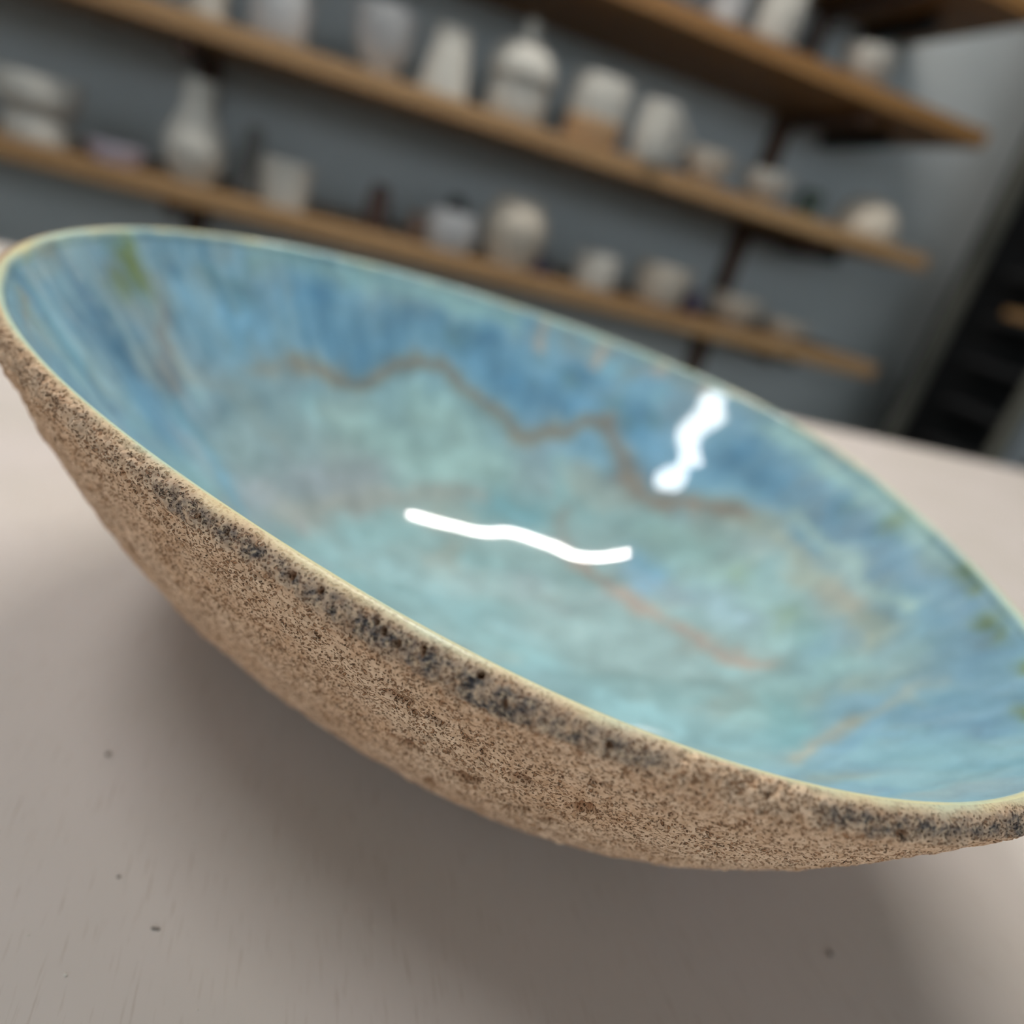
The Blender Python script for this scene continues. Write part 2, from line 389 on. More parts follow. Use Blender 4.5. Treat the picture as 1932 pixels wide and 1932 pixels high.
# ------------------------------------------------------------------ measured data
# glaze strokes on the bowl's inside: points in 0.1 mm from the bowl's foot centre, stroke radius in metres, display colour, strength
GLAZE = [
    ([(-1324, 353, 849), (-1096, 773, 863), (-768, 1049, 821), (-333, 1250, 779), (96, 1319, 749), (471, 1180, 638), (738, 1031, 624)], 0.0177, (114, 165, 195), 0.85),
    ([(947, 1027, 774), (1139, 690, 737), (1260, 343, 746), (1333, -87, 759), (1333, -490, 764), (1254, -737, 734)], 0.0145, (106, 142, 164), 0.70),
    ([(-1407, -366, 912), (-1335, -266, 787), (-1188, -289, 624)], 0.0098, (98, 144, 176), 0.70),
    ([(-412, 966, 515), (-565, 905, 539), (-252, 859, 374), (-725, 629, 436)], 0.0201, (152, 186, 183), 0.90),
    ([(-964, 350, 470), (-1098, 315, 576), (-1059, 71, 480)], 0.0146, (140, 166, 170), 0.80),
    ([(-796, 320, 341), (-874, 71, 339), (-660, 483, 325), (-912, -127, 362)], 0.0115, (150, 162, 170), 0.80),
    ([(-1153, -185, 568), (-1013, -138, 438)], 0.0072, (146, 164, 176), 0.60),
    ([(-1231, -123, 643), (-1093, -108, 504), (-914, -207, 373)], 0.0033, (108, 156, 178), 0.70),
    ([(-497, 45, 171), (-665, 12, 226), (-281, 71, 133), (62, -43, 120), (278, -274, 138), (605, -506, 236), (788, -659, 351)], 0.0113, (134, 174, 180), 0.85),
    ([(-260, 170, 136), (37, 147, 122), (367, 10, 143)], 0.0074, (142, 174, 176), 0.60),
    ([(-48, 732, 262), (-200, 700, 268), (59, 731, 255)], 0.0087, (110, 160, 172), 0.80),
    ([(663, 725, 381), (868, 469, 407), (966, 175, 420), (1056, -55, 470)], 0.0119, (136, 172, 170), 0.80),
    ([(853, 235, 347), (920, 64, 373)], 0.0093, (140, 172, 188), 0.60),
    ([(986, -399, 417), (861, -473, 345), (1128, -342, 531)], 0.0100, (136, 170, 170), 0.70),
    ([(942, -475, 396), (903, -698, 428)], 0.0062, (114, 160, 166), 0.70),
    ([(1145, -490, 563), (1234, -453, 646)], 0.0079, (150, 172, 164), 0.60),
    ([(1047, -878, 605), (1057, -1033, 703), (1114, -1074, 777)], 0.0059, (122, 164, 176), 0.80),
    ([(868, -960, 529), (947, -965, 580)], 0.0044, (140, 150, 140), 0.70),
    ([(1164, -727, 641), (1184, -881, 726)], 0.0046, (110, 150, 178), 0.60),
    ([(927, 750, 566), (1049, 552, 584), (1128, 219, 571), (1189, -75, 595), (1219, -270, 619)], 0.0074, (150, 158, 142), 0.75),
    ([(1164, 83, 586), (1194, -48, 603)], 0.0057, (160, 156, 142), 0.60),
    ([(-797, 5, 289), (-707, 231, 271), (-551, 475, 273), (-352, 666, 288), (-208, 726, 283)], 0.0059, (152, 157, 152), 0.75),
    ([(-1399, 83, 860), (-1343, -6, 776), (-1281, -108, 700)], 0.0037, (138, 136, 132), 0.75),
    ([(-1174, 400, 692), (-1075, 549, 669), (-948, 725, 672)], 0.0059, (150, 150, 138), 0.60),
    ([(-914, 872, 768)], 0.0098, (82, 128, 158), 0.75),
    ([(-768, 941, 709)], 0.0055, (82, 128, 158), 0.75),
    ([(-1128, 821, 944)], 0.0071, (82, 128, 158), 0.75),
    ([(-799, 1100, 909)], 0.0087, (82, 128, 158), 0.75),
    ([(-646, 1224, 938)], 0.0063, (82, 128, 158), 0.75),
    ([(-259, 1229, 721)], 0.0092, (82, 128, 158), 0.75),
    ([(-99, 1217, 657)], 0.0098, (82, 128, 158), 0.75),
    ([(66, 1251, 669)], 0.0066, (82, 128, 158), 0.75),
    ([(-448, 1281, 879)], 0.0081, (82, 128, 158), 0.75),
    ([(119, 1402, 854)], 0.0083, (82, 128, 158), 0.75),
    ([(453, 1244, 701)], 0.0098, (82, 128, 158), 0.75),
    ([(455, 1040, 504)], 0.0068, (82, 128, 158), 0.75),
    ([(582, 1010, 525)], 0.0063, (82, 128, 158), 0.75),
    ([(908, 1021, 736)], 0.0102, (82, 128, 158), 0.75),
    ([(1035, 852, 724)], 0.0088, (82, 128, 158), 0.75),
    ([(1156, 459, 661)], 0.0066, (82, 128, 158), 0.75),
    ([(1180, 336, 652)], 0.0046, (82, 128, 158), 0.75),
    ([(1327, 254, 808)], 0.0068, (82, 128, 158), 0.75),
    ([(1277, 484, 812)], 0.0074, (82, 128, 158), 0.75),
    ([(-1477, -244, 976)], 0.0039, (82, 128, 158), 0.75),
    ([(-1430, -234, 906)], 0.0033, (82, 128, 158), 0.75),
    ([(-1358, -232, 809)], 0.0040, (82, 128, 158), 0.75),
    ([(-1466, 239, 999)], 0.0047, (82, 128, 158), 0.75),
    ([(-1038, 872, 893)], 0.0063, (130, 172, 190), 0.55),
    ([(-673, 1107, 813)], 0.0057, (130, 172, 190), 0.55),
    ([(-110, 1370, 851)], 0.0083, (130, 172, 190), 0.55),
    ([(-1153, 587, 779)], 0.0058, (130, 172, 190), 0.55),
    ([(741, 822, 477)], 0.0060, (130, 172, 190), 0.55),
    ([(-218, 1451, 1005)], 0.0050, (130, 172, 190), 0.55),
    ([(-1406, 401, 986)], 0.0049, (92, 124, 124), 0.50),
    ([(-1335, 487, 938)], 0.0064, (92, 124, 124), 0.50),
    ([(-552, 1234, 883)], 0.0064, (92, 124, 124), 0.50),
    ([(54, 1348, 788)], 0.0050, (92, 124, 124), 0.50),
    ([(342, 1301, 740)], 0.0049, (92, 124, 124), 0.50),
    ([(427, 1244, 693)], 0.0043, (92, 124, 124), 0.50),
    ([(1302, 453, 833)], 0.0051, (92, 124, 124), 0.50),
    ([(1362, 235, 850)], 0.0052, (92, 124, 124), 0.50),
    ([(549, 1262, 754)], 0.0043, (92, 124, 124), 0.50),
    ([(-1351, 591, 1033)], 0.0043, (92, 124, 124), 0.50),
    ([(564, 546, 268), (631, 438, 265), (600, 370, 238)], 0.0060, (114, 165, 195), 0.80),
    ([(501, 496, 231), (765, 267, 298)], 0.0050, (132, 158, 176), 0.50),
    ([(-1346, 625, 1054), (-1132, 920, 1053), (-846, 1170, 1043), (-548, 1335, 1020), (-330, 1417, 1005)], 0.0050, (150, 188, 184), 0.80),
    ([(1015, 1107, 910), (1173, 879, 891), (1314, 563, 891), (1391, 190, 879), (1418, -56, 875)], 0.0044, (152, 186, 182), 0.85),
    ([(1431, -211, 878), (1412, -452, 859)], 0.0025, (146, 178, 190), 0.70),
    ([(-1447, -507, 1033), (-1534, -284, 1072), (-1564, -72, 1091)], 0.0022, (146, 170, 176), 0.70),
    ([(-1083, 564, 687), (-978, 675, 661), (-840, 796, 635), (-756, 920, 678), (-671, 1047, 744), (-573, 1101, 736), (-477, 1100, 678), (-268, 1118, 602), (-165, 1090, 541), (-65, 1075, 505), (99, 1163, 572), (213, 1239, 653), (319, 1233, 658)], 0.0041, (134, 131, 118), 0.95),
    ([(319, 1233, 658), (400, 1110, 550), (458, 1002, 474), (523, 936, 448), (624, 887, 456), (804, 817, 513), (946, 705, 559)], 0.0051, (136, 130, 120), 0.95),
    ([(196, 819, 304), (264, 650, 230), (339, 531, 201)], 0.0029, (142, 142, 136), 0.60),
    ([(339, 531, 201), (404, 435, 190), (495, 364, 200), (569, 299, 214), (664, 145, 235), (761, -14, 270), (861, -145, 322), (954, -226, 384)], 0.0034, (154, 143, 133), 0.92),
    ([(863, -812, 449), (952, -725, 470), (1038, -675, 515)], 0.0031, (168, 164, 148), 0.70),
    ([(1038, -675, 515), (1120, -658, 579), (1223, -578, 656)], 0.0026, (162, 166, 150), 0.50),
    ([(1118, 589, 668), (1192, 372, 675), (1230, 145, 667), (1255, -1, 675), (1301, -174, 713)], 0.0036, (152, 180, 176), 0.85),
    ([(-767, 12, 273), (-752, -59, 265)], 0.0016, (140, 146, 148), 0.60),
    ([(-1507, 29, 1009)], 0.0065, (112, 128, 84), 0.95),
    ([(-1475, -74, 955)], 0.0049, (112, 128, 84), 0.80),
    ([(-1466, 31, 948)], 0.0047, (112, 128, 84), 0.90),
    ([(1422, -161, 869)], 0.0044, (112, 128, 84), 0.80),
    ([(1424, -250, 868)], 0.0033, (112, 128, 84), 0.70),
    ([(1397, -423, 836)], 0.0040, (112, 128, 84), 0.80),
    ([(1384, -506, 829)], 0.0033, (112, 128, 84), 0.70),
    ([(1349, -669, 821)], 0.0027, (112, 128, 84), 0.95),
    ([(1259, -857, 791)], 0.0030, (112, 128, 84), 0.95),
    ([(1362, 235, 850)], 0.0048, (112, 128, 84), 0.55),
    ([(1039, 23, 462)], 0.0058, (112, 128, 84), 0.30),
    ([(924, 355, 419)], 0.0057, (112, 128, 84), 0.30),
    ([(-1538, 58, 1061), (-1493, 24, 986)], 0.0032, (118, 136, 72), 0.60),
    ([(-147, 1496, 1048), (-153, 1451, 981), (-148, 1418, 931)], 0.0031, (184, 170, 156), 0.90),
    ([(211, 1517, 1020), (182, 1486, 973), (157, 1446, 915)], 0.0031, (184, 170, 156), 0.90),
    ([(537, 1455, 996), (504, 1439, 961), (469, 1431, 937)], 0.0031, (184, 170, 156), 0.90),
    ([(735, 1364, 973), (716, 1349, 942)], 0.0030, (184, 170, 156), 0.90),
    ([(-1517, -414, 1092), (-1534, -329, 1085), (-1549, -264, 1090)], 0.0014, (176, 156, 128), 0.80),
    ([(-1349, -635, 982), (-1370, -635, 1010), (-1257, -739, 948)], 0.0011, (150, 146, 132), 0.60),
]
# clay pits: x, y, z, length, height (0.1 mm), tilt of the slot in degrees, depth in 0.1 mm
PITS = [
    (-404, -1380, 897, 12, 16, -96, 22),
    (-430, -1345, 849, 15, 9, -20, 12),
    (-326, -1299, 688, 15, 20, 11, 24),
    (-167, -1464, 920, 10, 9, 11, 22),
    (-181, -1460, 932, 7, 5, 28, 15),
    (-142, -1470, 908, 14, 7, 18, 16),
    (-99, -1481, 922, 6, 13, 11, 16),
    (-337, -1412, 936, 11, 10, -5, 12),
    (-126, -1413, 770, 53, 23, 14, 16),
    (-92, -1409, 744, 17, 12, 16, 18),
    (-52, -1428, 757, 33, 19, 15, 22),
    (-58, -1384, 683, 10, 15, -35, 24),
    (-101, -1322, 598, 79, 36, 21, 14),
    (25, -1339, 575, 69, 26, 54, 18),
    (112, -1422, 683, 43, 29, 47, 20),
    (222, -1486, 770, 30, 17, 41, 30),
    (125, -1322, 520, 85, 18, 44, 14),
    (199, -1334, 524, 80, 16, 65, 12),
    (225, -1429, 668, 61, 22, 69, 11),
    (353, -1458, 706, 13, 12, 46, 20),
    (353, -1482, 749, 8, 10, -12, 16),
    (411, -1496, 775, 11, 8, 39, 14),
    (548, -1523, 852, 21, 7, 17, 12),
    (675, -1495, 855, 23, 11, -9, 16),
    (-37, -1217, 423, 48, 18, 64, 12),
    (-290, -1385, 821, 21, 12, -20, 16),
    (-796, -1051, 647, 69, 37, -38, 12),
    (-5, -1502, 927, 10, 7, 20, 16),
    (41, -1511, 891, 7, 7, 29, 14),
    (34, -1424, 712, 13, 11, 57, 20),
    (-218, -1447, 893, 14, 10, 19, 12),
    (-237, -1392, 798, 11, 9, -8, 12),
    (-631, -1195, 736, 21, 17, -53, 10),
    (-30, -1482, 850, 10, 10, 49, 12),
    (-184, -1378, 739, 19, 9, -9, 10),
    (441, -1509, 802, 13, 6, 48, 10),
    (276, -1503, 793, 11, 8, 33, 10),
    (138, -1507, 831, 10, 8, 26, 10),
    (-695, -1274, 946, 30, 13, -43, 8),
    (-661, -1285, 935, 18, 11, -42, 8),
    (-611, -1286, 889, 14, 11, -15, 10),
    (202, -1533, 889, 9, 5, 18, 10),
    (-557, -1187, 663, 17, 13, -39, 10),
    (-505, -1063, 446, 33, 19, -54, 10),
    (-471, -1366, 954, 10, 8, -2, 15),
    (-527, -1345, 951, 11, 8, -1, 15),
    (-284, -1430, 940, 10, 8, -7, 15),
    (488, -1525, 838, 22, 9, 34, 10),
]
# shelf row, distance along the shelf, distance behind its front edge, height, radius, kind
POTS = [
    ('A', -0.492, 0.090, 0.108, 0.068, 'footed_bowl'),
    ('A', -0.360, 0.060, 0.030, 0.050, 'dish'),
    ('A', -0.232, 0.080, 0.177, 0.056, 'bulb_vase'),
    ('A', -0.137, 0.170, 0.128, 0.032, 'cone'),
    ('A', -0.064, 0.070, 0.082, 0.051, 'cup'),
    ('A', 0.123, 0.150, 0.087, 0.025, 'dark_pot'),
    ('A', 0.210, 0.120, 0.053, 0.021, 'small_brown'),
    ('A', 0.273, 0.070, 0.077, 0.054, 'cup2'),
    ('A', 0.293, 0.180, 0.107, 0.026, 'dark_ball'),
    ('A', 0.412, 0.080, 0.138, 0.069, 'tall_vase'),
    ('A', 0.491, 0.100, 0.043, 0.024, 'purple_bottle'),
    ('A', 0.619, 0.080, 0.077, 0.051, 'cup3'),
    ('A', 0.785, 0.080, 0.090, 0.066, 'wide_cup'),
    ('A', 0.888, 0.100, 0.052, 0.026, 'purple_pot'),
    ('A', 0.994, 0.080, 0.066, 0.065, 'bowl'),
    ('A', 1.147, 0.080, 0.041, 0.064, 'bowl2'),
    ('B', -0.230, 0.080, 0.080, 0.037, 'cup'),
    ('B', -0.110, 0.080, 0.096, 0.054, 'cup2'),
    ('B', 0.076, 0.090, 0.112, 0.061, 'bowl'),
    ('B', 0.197, 0.060, 0.112, 0.049, 'cone_cup'),
    ('B', 0.347, 0.080, 0.180, 0.069, 'lidded_jar'),
    ('B', 0.514, 0.070, 0.124, 0.064, 'two_tone'),
    ('B', 0.637, 0.030, 0.112, 0.047, 'mug'),
    ('B', 0.793, 0.080, 0.063, 0.058, 'bowl2'),
    ('B', 0.953, 0.080, 0.063, 0.060, 'bowl3'),
    ('B', 1.087, 0.090, 0.060, 0.029, 'green_cup'),
    ('B', 1.265, 0.100, 0.091, 0.080, 'dome'),
    ('C', 0.722, 0.080, 0.095, 0.045, 'cup'),
    ('C', 0.836, 0.070, 0.113, 0.050, 'cup2'),
    ('C', 0.960, 0.140, 0.107, 0.017, 'dark_jar'),
    ('C', 1.085, 0.080, 0.071, 0.058, 'bowl'),
]
CRUMBS = [
    (-0.0469, 0.0978, 0.00083),
    (-0.0827, 0.1368, 0.00062),
    (-0.0604, 0.1065, 0.00035),
    (-0.0574, 0.0850, 0.00036),
    (-0.0687, 0.0899, 0.00026),
    (-0.0312, 0.0857, 0.00021),
    (-0.0034, 0.1120, 0.00036),
    (0.1140, 0.1410, 0.00070),
]
# ------------------------------------------------------------------ the room
RZ = math.radians(20)                # local x = along the wall, local y = towards it


def structure(name, ext, mat):
    o = box(name, ext, mat)
    o.rotation_euler = (0, 0, RZ)
    return tag(o, kind='structure')


structure('floor', (-2.4, 3.2, -3.2, WALL, -0.1, 0.0), M['floor'])
structure('ceiling', (-2.4, 3.2, -3.2, WALL, CEIL_Z, CEIL_Z + 0.1), M['ceiling'])
structure('wall_back', (-2.4, 3.2, WALL, WALL + 0.12, -0.1, CEIL_Z + 0.1), M['wall'])
structure('wall_right', (3.2, 3.32, -3.2, WALL + 0.12, -0.1, CEIL_Z + 0.1), M['wall'])
structure('wall_left', (-2.52, -2.4, -3.2, WALL + 0.12, -0.1, CEIL_Z + 0.1), M['wall'])

# unseen side behind the viewer: window band added, shaped for fill and shelf shade
structure('unseen_front_wall', (-2.52, 3.32, -3.32, -3.2, -0.1, 1.3), M['wall'])
structure('unseen_front_wall_top', (-2.52, 3.32, -3.32, -3.2, 2.2, CEIL_Z + 0.1), M['wall'])

# ------------------------------------------------------------------ work table
tb = empty('work_table', (0, 0, 0), RZ)
tag(tb, 'pale plywood work table carrying the big blue bowl', 'table')
box('table_top', (-1.05, 1.35, -0.62, 0.768, TABLE_Z - 0.028, TABLE_Z), M['table'], tb, 0.0015)
box('apron', (-0.98, 1.28, 0.66, 0.685, TABLE_Z - 0.12, TABLE_Z - 0.028), M['pine'], tb)
box('apron', (-0.98, 1.28, -0.56, -0.535, TABLE_Z - 0.12, TABLE_Z - 0.028), M['pine'], tb)
for lx in (-0.98, 1.22):
    for ly in (-0.56, 0.625):
        box('leg', (lx, lx + 0.06, ly, ly + 0.06, 0.0, TABLE_Z - 0.028), M['pine'], tb, 0.004)

# ------------------------------------------------------------------ ceiling lamps


def ceiling_lamp(cx, cy, length, rz, label, width=0.06, glow='lamp_glow'):
    t = empty('ceiling_lamp_offscreen', (cx, cy, CEIL_Z), rz)
    tag(t, label, 'ceiling lamp', 'linear ceiling lamps')
    h = length / 2
    box('housing', (-h, h, -width * 0.55, width * 0.55, -0.035, 0.0), M['lamp_white'], t, 0.004)
    v, f = [], []
    seg = 12
    for xx in (-h + 0.02, h - 0.02):
        for i in range(seg + 1):
            a = math.pi * i / seg
            v.append((xx, -math.cos(a) * width / 2, -0.0352 - math.sin(a) * width * 0.35))
    for i in range(seg):
        f.append((i, i + 1, seg + 2 + i, seg + 1 + i))
    f.append(tuple(range(seg + 1)))
    f.append(tuple(reversed(range(seg + 1, 2 * seg + 2))))
    f.append((0, seg + 1, 2 * seg + 1, seg))
    mesh_obj('diffuser_offscreen', v, f, M[glow], t)
    for s in (-1, 1):
        box('end_cap', (s * h - (0.02 if s > 0 else 0), s * h + (0.02 if s < 0 else 0), -width * 0.52, width * 0.52, -0.062, -0.0352), M['lamp_white'], t, 0.002)
    return t


for args in LAMPS:
    ceiling_lamp(*args)

# ------------------------------------------------------------------ wall shelves
SHELF_BOT = {'A': CAM_Z - 0.166, 'B': CAM_Z + 0.107, 'C': CAM_Z + 0.384, 'D': CAM_Z + 0.632}
THICK = 0.034
SHELF_END = 1.404
names = {'A': 'lowest', 'B': 'second', 'C': 'third', 'D': 'topmost'}
for key, zb in SHELF_BOT.items():
    sh = empty('wall_shelf', wp(0, FRONT, zb), RZ)
    tag(sh, f'long pine wall shelf, {names[key]} of the four above the table', 'shelf', 'pine wall shelves')
    box('board', (-1.9, SHELF_END, 0.0, 0.42, 0.0, THICK), M['pine_warm'] if key in 'CD' else M['pine'], sh, 0.002)
    for a in (-1.5, -0.262, 1.13):
        bk = box('bracket', (a - 0.022, a + 0.022, 0.385, 0.4199, -0.2, 0.0), M['bracket'], sh, 0.002)
        box('bracket_arm', (a - 0.014, a + 0.014, 0.06, 0.385, -0.03, 0.0), M['bracket'], bk, 0.002)
    box('end_hook', (1.262, 1.282, 0.16, 0.4199, -0.035, 0.0), M['iron'], sh, 0.002)


# ------------------------------------------------------------------ pots
def spline(ctrl, n=26):
    """smooth (Catmull-Rom) profile through the control points"""
    pts = [ctrl[0]] + list(ctrl) + [ctrl[-1]]
    out = []
    per = max(2, n // (len(ctrl) - 1))
    for i in range(1, len(pts) - 2):
        p0, p1, p2, p3 = pts[i - 1], pts[i], pts[i + 1], pts[i + 2]
        for k in range(per):
            t = k / per
            out.append(tuple(0.5 * (2 * p1[j] + (p2[j] - p0[j]) * t + (2 * p0[j] - 5 * p1[j] + 4 * p2[j] - p3[j]) * t * t
                             + (3 * p1[j] - p0[j] - 3 * p2[j] + p3[j]) * t ** 3) for j in (0, 1)))
    out.append(ctrl[-1])
    return [(max(r, 0.0), z) for r, z in out]


def hollow(prof, wall=0.004):
    """outer profile -> vessel with an inner wall and a floor"""
    top_r, top_z = prof[-1]
    inner = [(max(r - wall, 0.0008), max(z, 0.006)) for r, z in reversed(prof)]
    return prof + [(top_r - wall * 0.35, top_z + wall * 0.3)] + [(max(top_r - wall, 0.001), top_z)] + inner[1:] + [(0.0006, 0.006)]


OPEN = {  # unit profiles (radius, height)
    'cup': [(0.78, 0), (0.84, 0.05), (0.9, 0.4), (0.94, 0.75), (1.0, 1.0)],
    'cup2': [(0.72, 0), (0.86, 0.06), (0.97, 0.35), (1.0, 0.65), (0.95, 1.0)],
    'cup3': [(0.8, 0), (0.95, 0.08), (1.0, 0.4), (0.97, 0.8), (0.9, 1.0)],
    'wide_cup': [(0.6, 0), (0.8, 0.1), (0.95, 0.5), (1.0, 1.0)],
    'cone_cup': [(1.0, 0), (1.0, 0.1), (0.86, 0.5), (0.72, 0.85), (0.76, 1.0)],
    'cone': [(1.0, 0), (0.9, 0.3), (0.62, 0.7), (0.45, 1.0)],
    'bowl': [(0.45, 0), (0.5, 0.08), (0.78, 0.35), (0.94, 0.7), (1.0, 1.0)],
    'bowl2': [(0.5, 0), (0.56, 0.1), (0.86, 0.45), (1.0, 1.0)],
    'bowl3': [(0.4, 0), (0.46, 0.12), (0.84, 0.5), (0.98, 1.0)],
    'dish': [(0.7, 0), (0.78, 0.2), (1.0, 1.0)],
    'small_brown': [(0.8, 0), (1.0, 0.3), (0.95, 0.8), (0.8, 1.0)],
    'dark_pot': [(0.8, 0), (1.0, 0.25), (0.95, 0.7), (0.7, 0.9), (0.75, 1.0)],
    'dark_ball': [(0.5, 0), (0.85, 0.2), (1.0, 0.5), (0.8, 0.85), (0.5, 1.0)],
    'purple_bottle': [(1.0, 0), (1.0, 0.4), (0.7, 0.62), (0.35, 0.75), (0.4, 1.0)],
    'purple_pot': [(0.8, 0), (1.0, 0.4), (0.9, 0.8), (0.95, 1.0)],
    'green_cup': [(0.8, 0), (0.92, 0.1), (0.96, 0.6), (1.0, 1.0)],
    'dark_jar': [(1.0, 0), (1.0, 0.6), (0.7, 0.8), (0.75, 1.0)],
    'bulb_vase': [(0.55, 0), (0.72, 0.06), (1.0, 0.3), (0.9, 0.5), (0.62, 0.66), (0.52, 0.82), (0.6, 1.0)],
    'tall_vase': [(0.6, 0), (0.7, 0.04), (0.9, 0.3), (1.0, 0.6), (0.86, 0.85), (0.7, 0.93), (0.74, 1.0)],
}


def vessel(name, key, h, r, mat, loc, seed, parent=None):
    v, f = lathe_data(hollow([(a * r, b * h) for a, b in spline(OPEN[key])]), 40, True, 0.008, seed)
    o = mesh_obj(name, v, f, mat, parent, smooth=True)
    if loc is not None: o.location = loc
    return o


POT_TEXT = {
    ('A', 'footed_bowl'): ('footed_bowl', 'white footed bowl with a wide flat rim on the lowest shelf', 'bowl', 'bisque'),
    ('A', 'dish'): ('low_dish', 'low lilac dish lying beside the footed bowl', 'dish', 'lilac'),
    ('A', 'bulb_vase'): ('bulb_vase', 'round bellied vase with a slim neck on the lowest shelf', 'vase', 'bisque'),
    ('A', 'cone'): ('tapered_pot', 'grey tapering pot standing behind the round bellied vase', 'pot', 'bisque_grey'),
    ('A', 'cup'): ('cup', 'white straight cup next to the round bellied vase', 'cup', 'bisque'),
    ('A', 'dark_pot'): ('dark_jar', 'dark reddish brown jar at the back of the lowest shelf', 'jar', 'dark_clay'),
    ('A', 'small_brown'): ('small_pot', 'small brown pot on the lowest shelf beside a white cup', 'pot', 'brown_clay'),
    ('A', 'cup2'): ('cup', 'white rounded cup between the small brown pot and the tall vase', 'cup', 'bisque_cool'),
    ('A', 'dark_ball'): ('round_pot', 'dark grey round pot behind the white rounded cup', 'pot', 'dark_grey'),
    ('A', 'tall_vase'): ('tall_vase', 'broad shouldered white vase, tallest pot in the middle of the lowest shelf', 'vase', 'bisque_warm'),
    ('A', 'purple_bottle'): ('small_bottle', 'small dark purple bottle beside the broad shouldered vase', 'bottle', 'purple'),
    ('A', 'cup3'): ('cup', 'white barrel shaped cup beside the small purple bottle', 'cup', 'bisque'),
    ('A', 'wide_cup'): ('wide_cup', 'white wide cup between the barrel cup and the small purple pot', 'cup', 'bisque_warm'),
    ('A', 'purple_pot'): ('small_pot', 'small purple pot between the wide cup and a white bowl', 'pot', 'purple'),
    ('A', 'bowl'): ('bowl', 'white deep bowl beside the small purple pot', 'bowl', 'bisque_warm'),
    ('A', 'bowl2'): ('bowl', 'white shallow bowl, last pot before the bare end of the lowest shelf', 'bowl', 'bisque_warm'),
    ('B', 'cup'): ('cup', 'narrow white cup on the second shelf above the round bellied vase', 'cup', 'bisque'),
    ('B', 'cup2'): ('cup', 'large white rounded cup on the second shelf before the deep bowl', 'cup', 'bisque_cool'),
    ('B', 'bowl'): ('bowl', 'tall white bowl on the second shelf between a cup and the tapering beaker', 'bowl', 'bisque_cool'),
    ('B', 'cone_cup'): ('beaker', 'white beaker widening to its base next to the lidded jar', 'beaker', 'bisque'),
    ('B', 'lidded_jar'): ('lidded_jar', 'white lidded jar with a tall pointed knob on the second shelf', 'jar', 'bisque'),
    ('B', 'two_tone'): ('two_tone_cup', 'cup with white top and bare tan clay base', 'cup', 'bisque'),
    ('B', 'mug'): ('mug', 'white mug with handle set over the front edge of the second shelf', 'mug', 'bisque'),
    ('B', 'bowl2'): ('bowl', 'white shallow bowl beside the mug on the second shelf', 'bowl', 'bisque_warm'),
    ('B', 'bowl3'): ('bowl', 'white narrow footed bowl next to the dark green cup', 'bowl', 'bisque'),
    ('B', 'green_cup'): ('cup', 'small dark green glazed cup on the second shelf', 'cup', 'green'),
    ('B', 'dome'): ('dome_cover', 'pale dome shaped pot at the end of the second shelf', 'pot', 'bisque_warm'),
    ('C', 'cup'): ('cup', 'white straight cup on the third shelf', 'cup', 'bisque_cool'),
    ('C', 'cup2'): ('cup', 'tall white rounded cup on the third shelf beside the dark jar', 'cup', 'bisque'),
    ('C', 'dark_jar'): ('narrow_jar', 'narrow dark jar at the back of the third shelf', 'jar', 'dark_grey'),
    ('C', 'bowl'): ('bowl', 'white bowl alone near the end of the third shelf', 'bowl', 'bisque'),
}

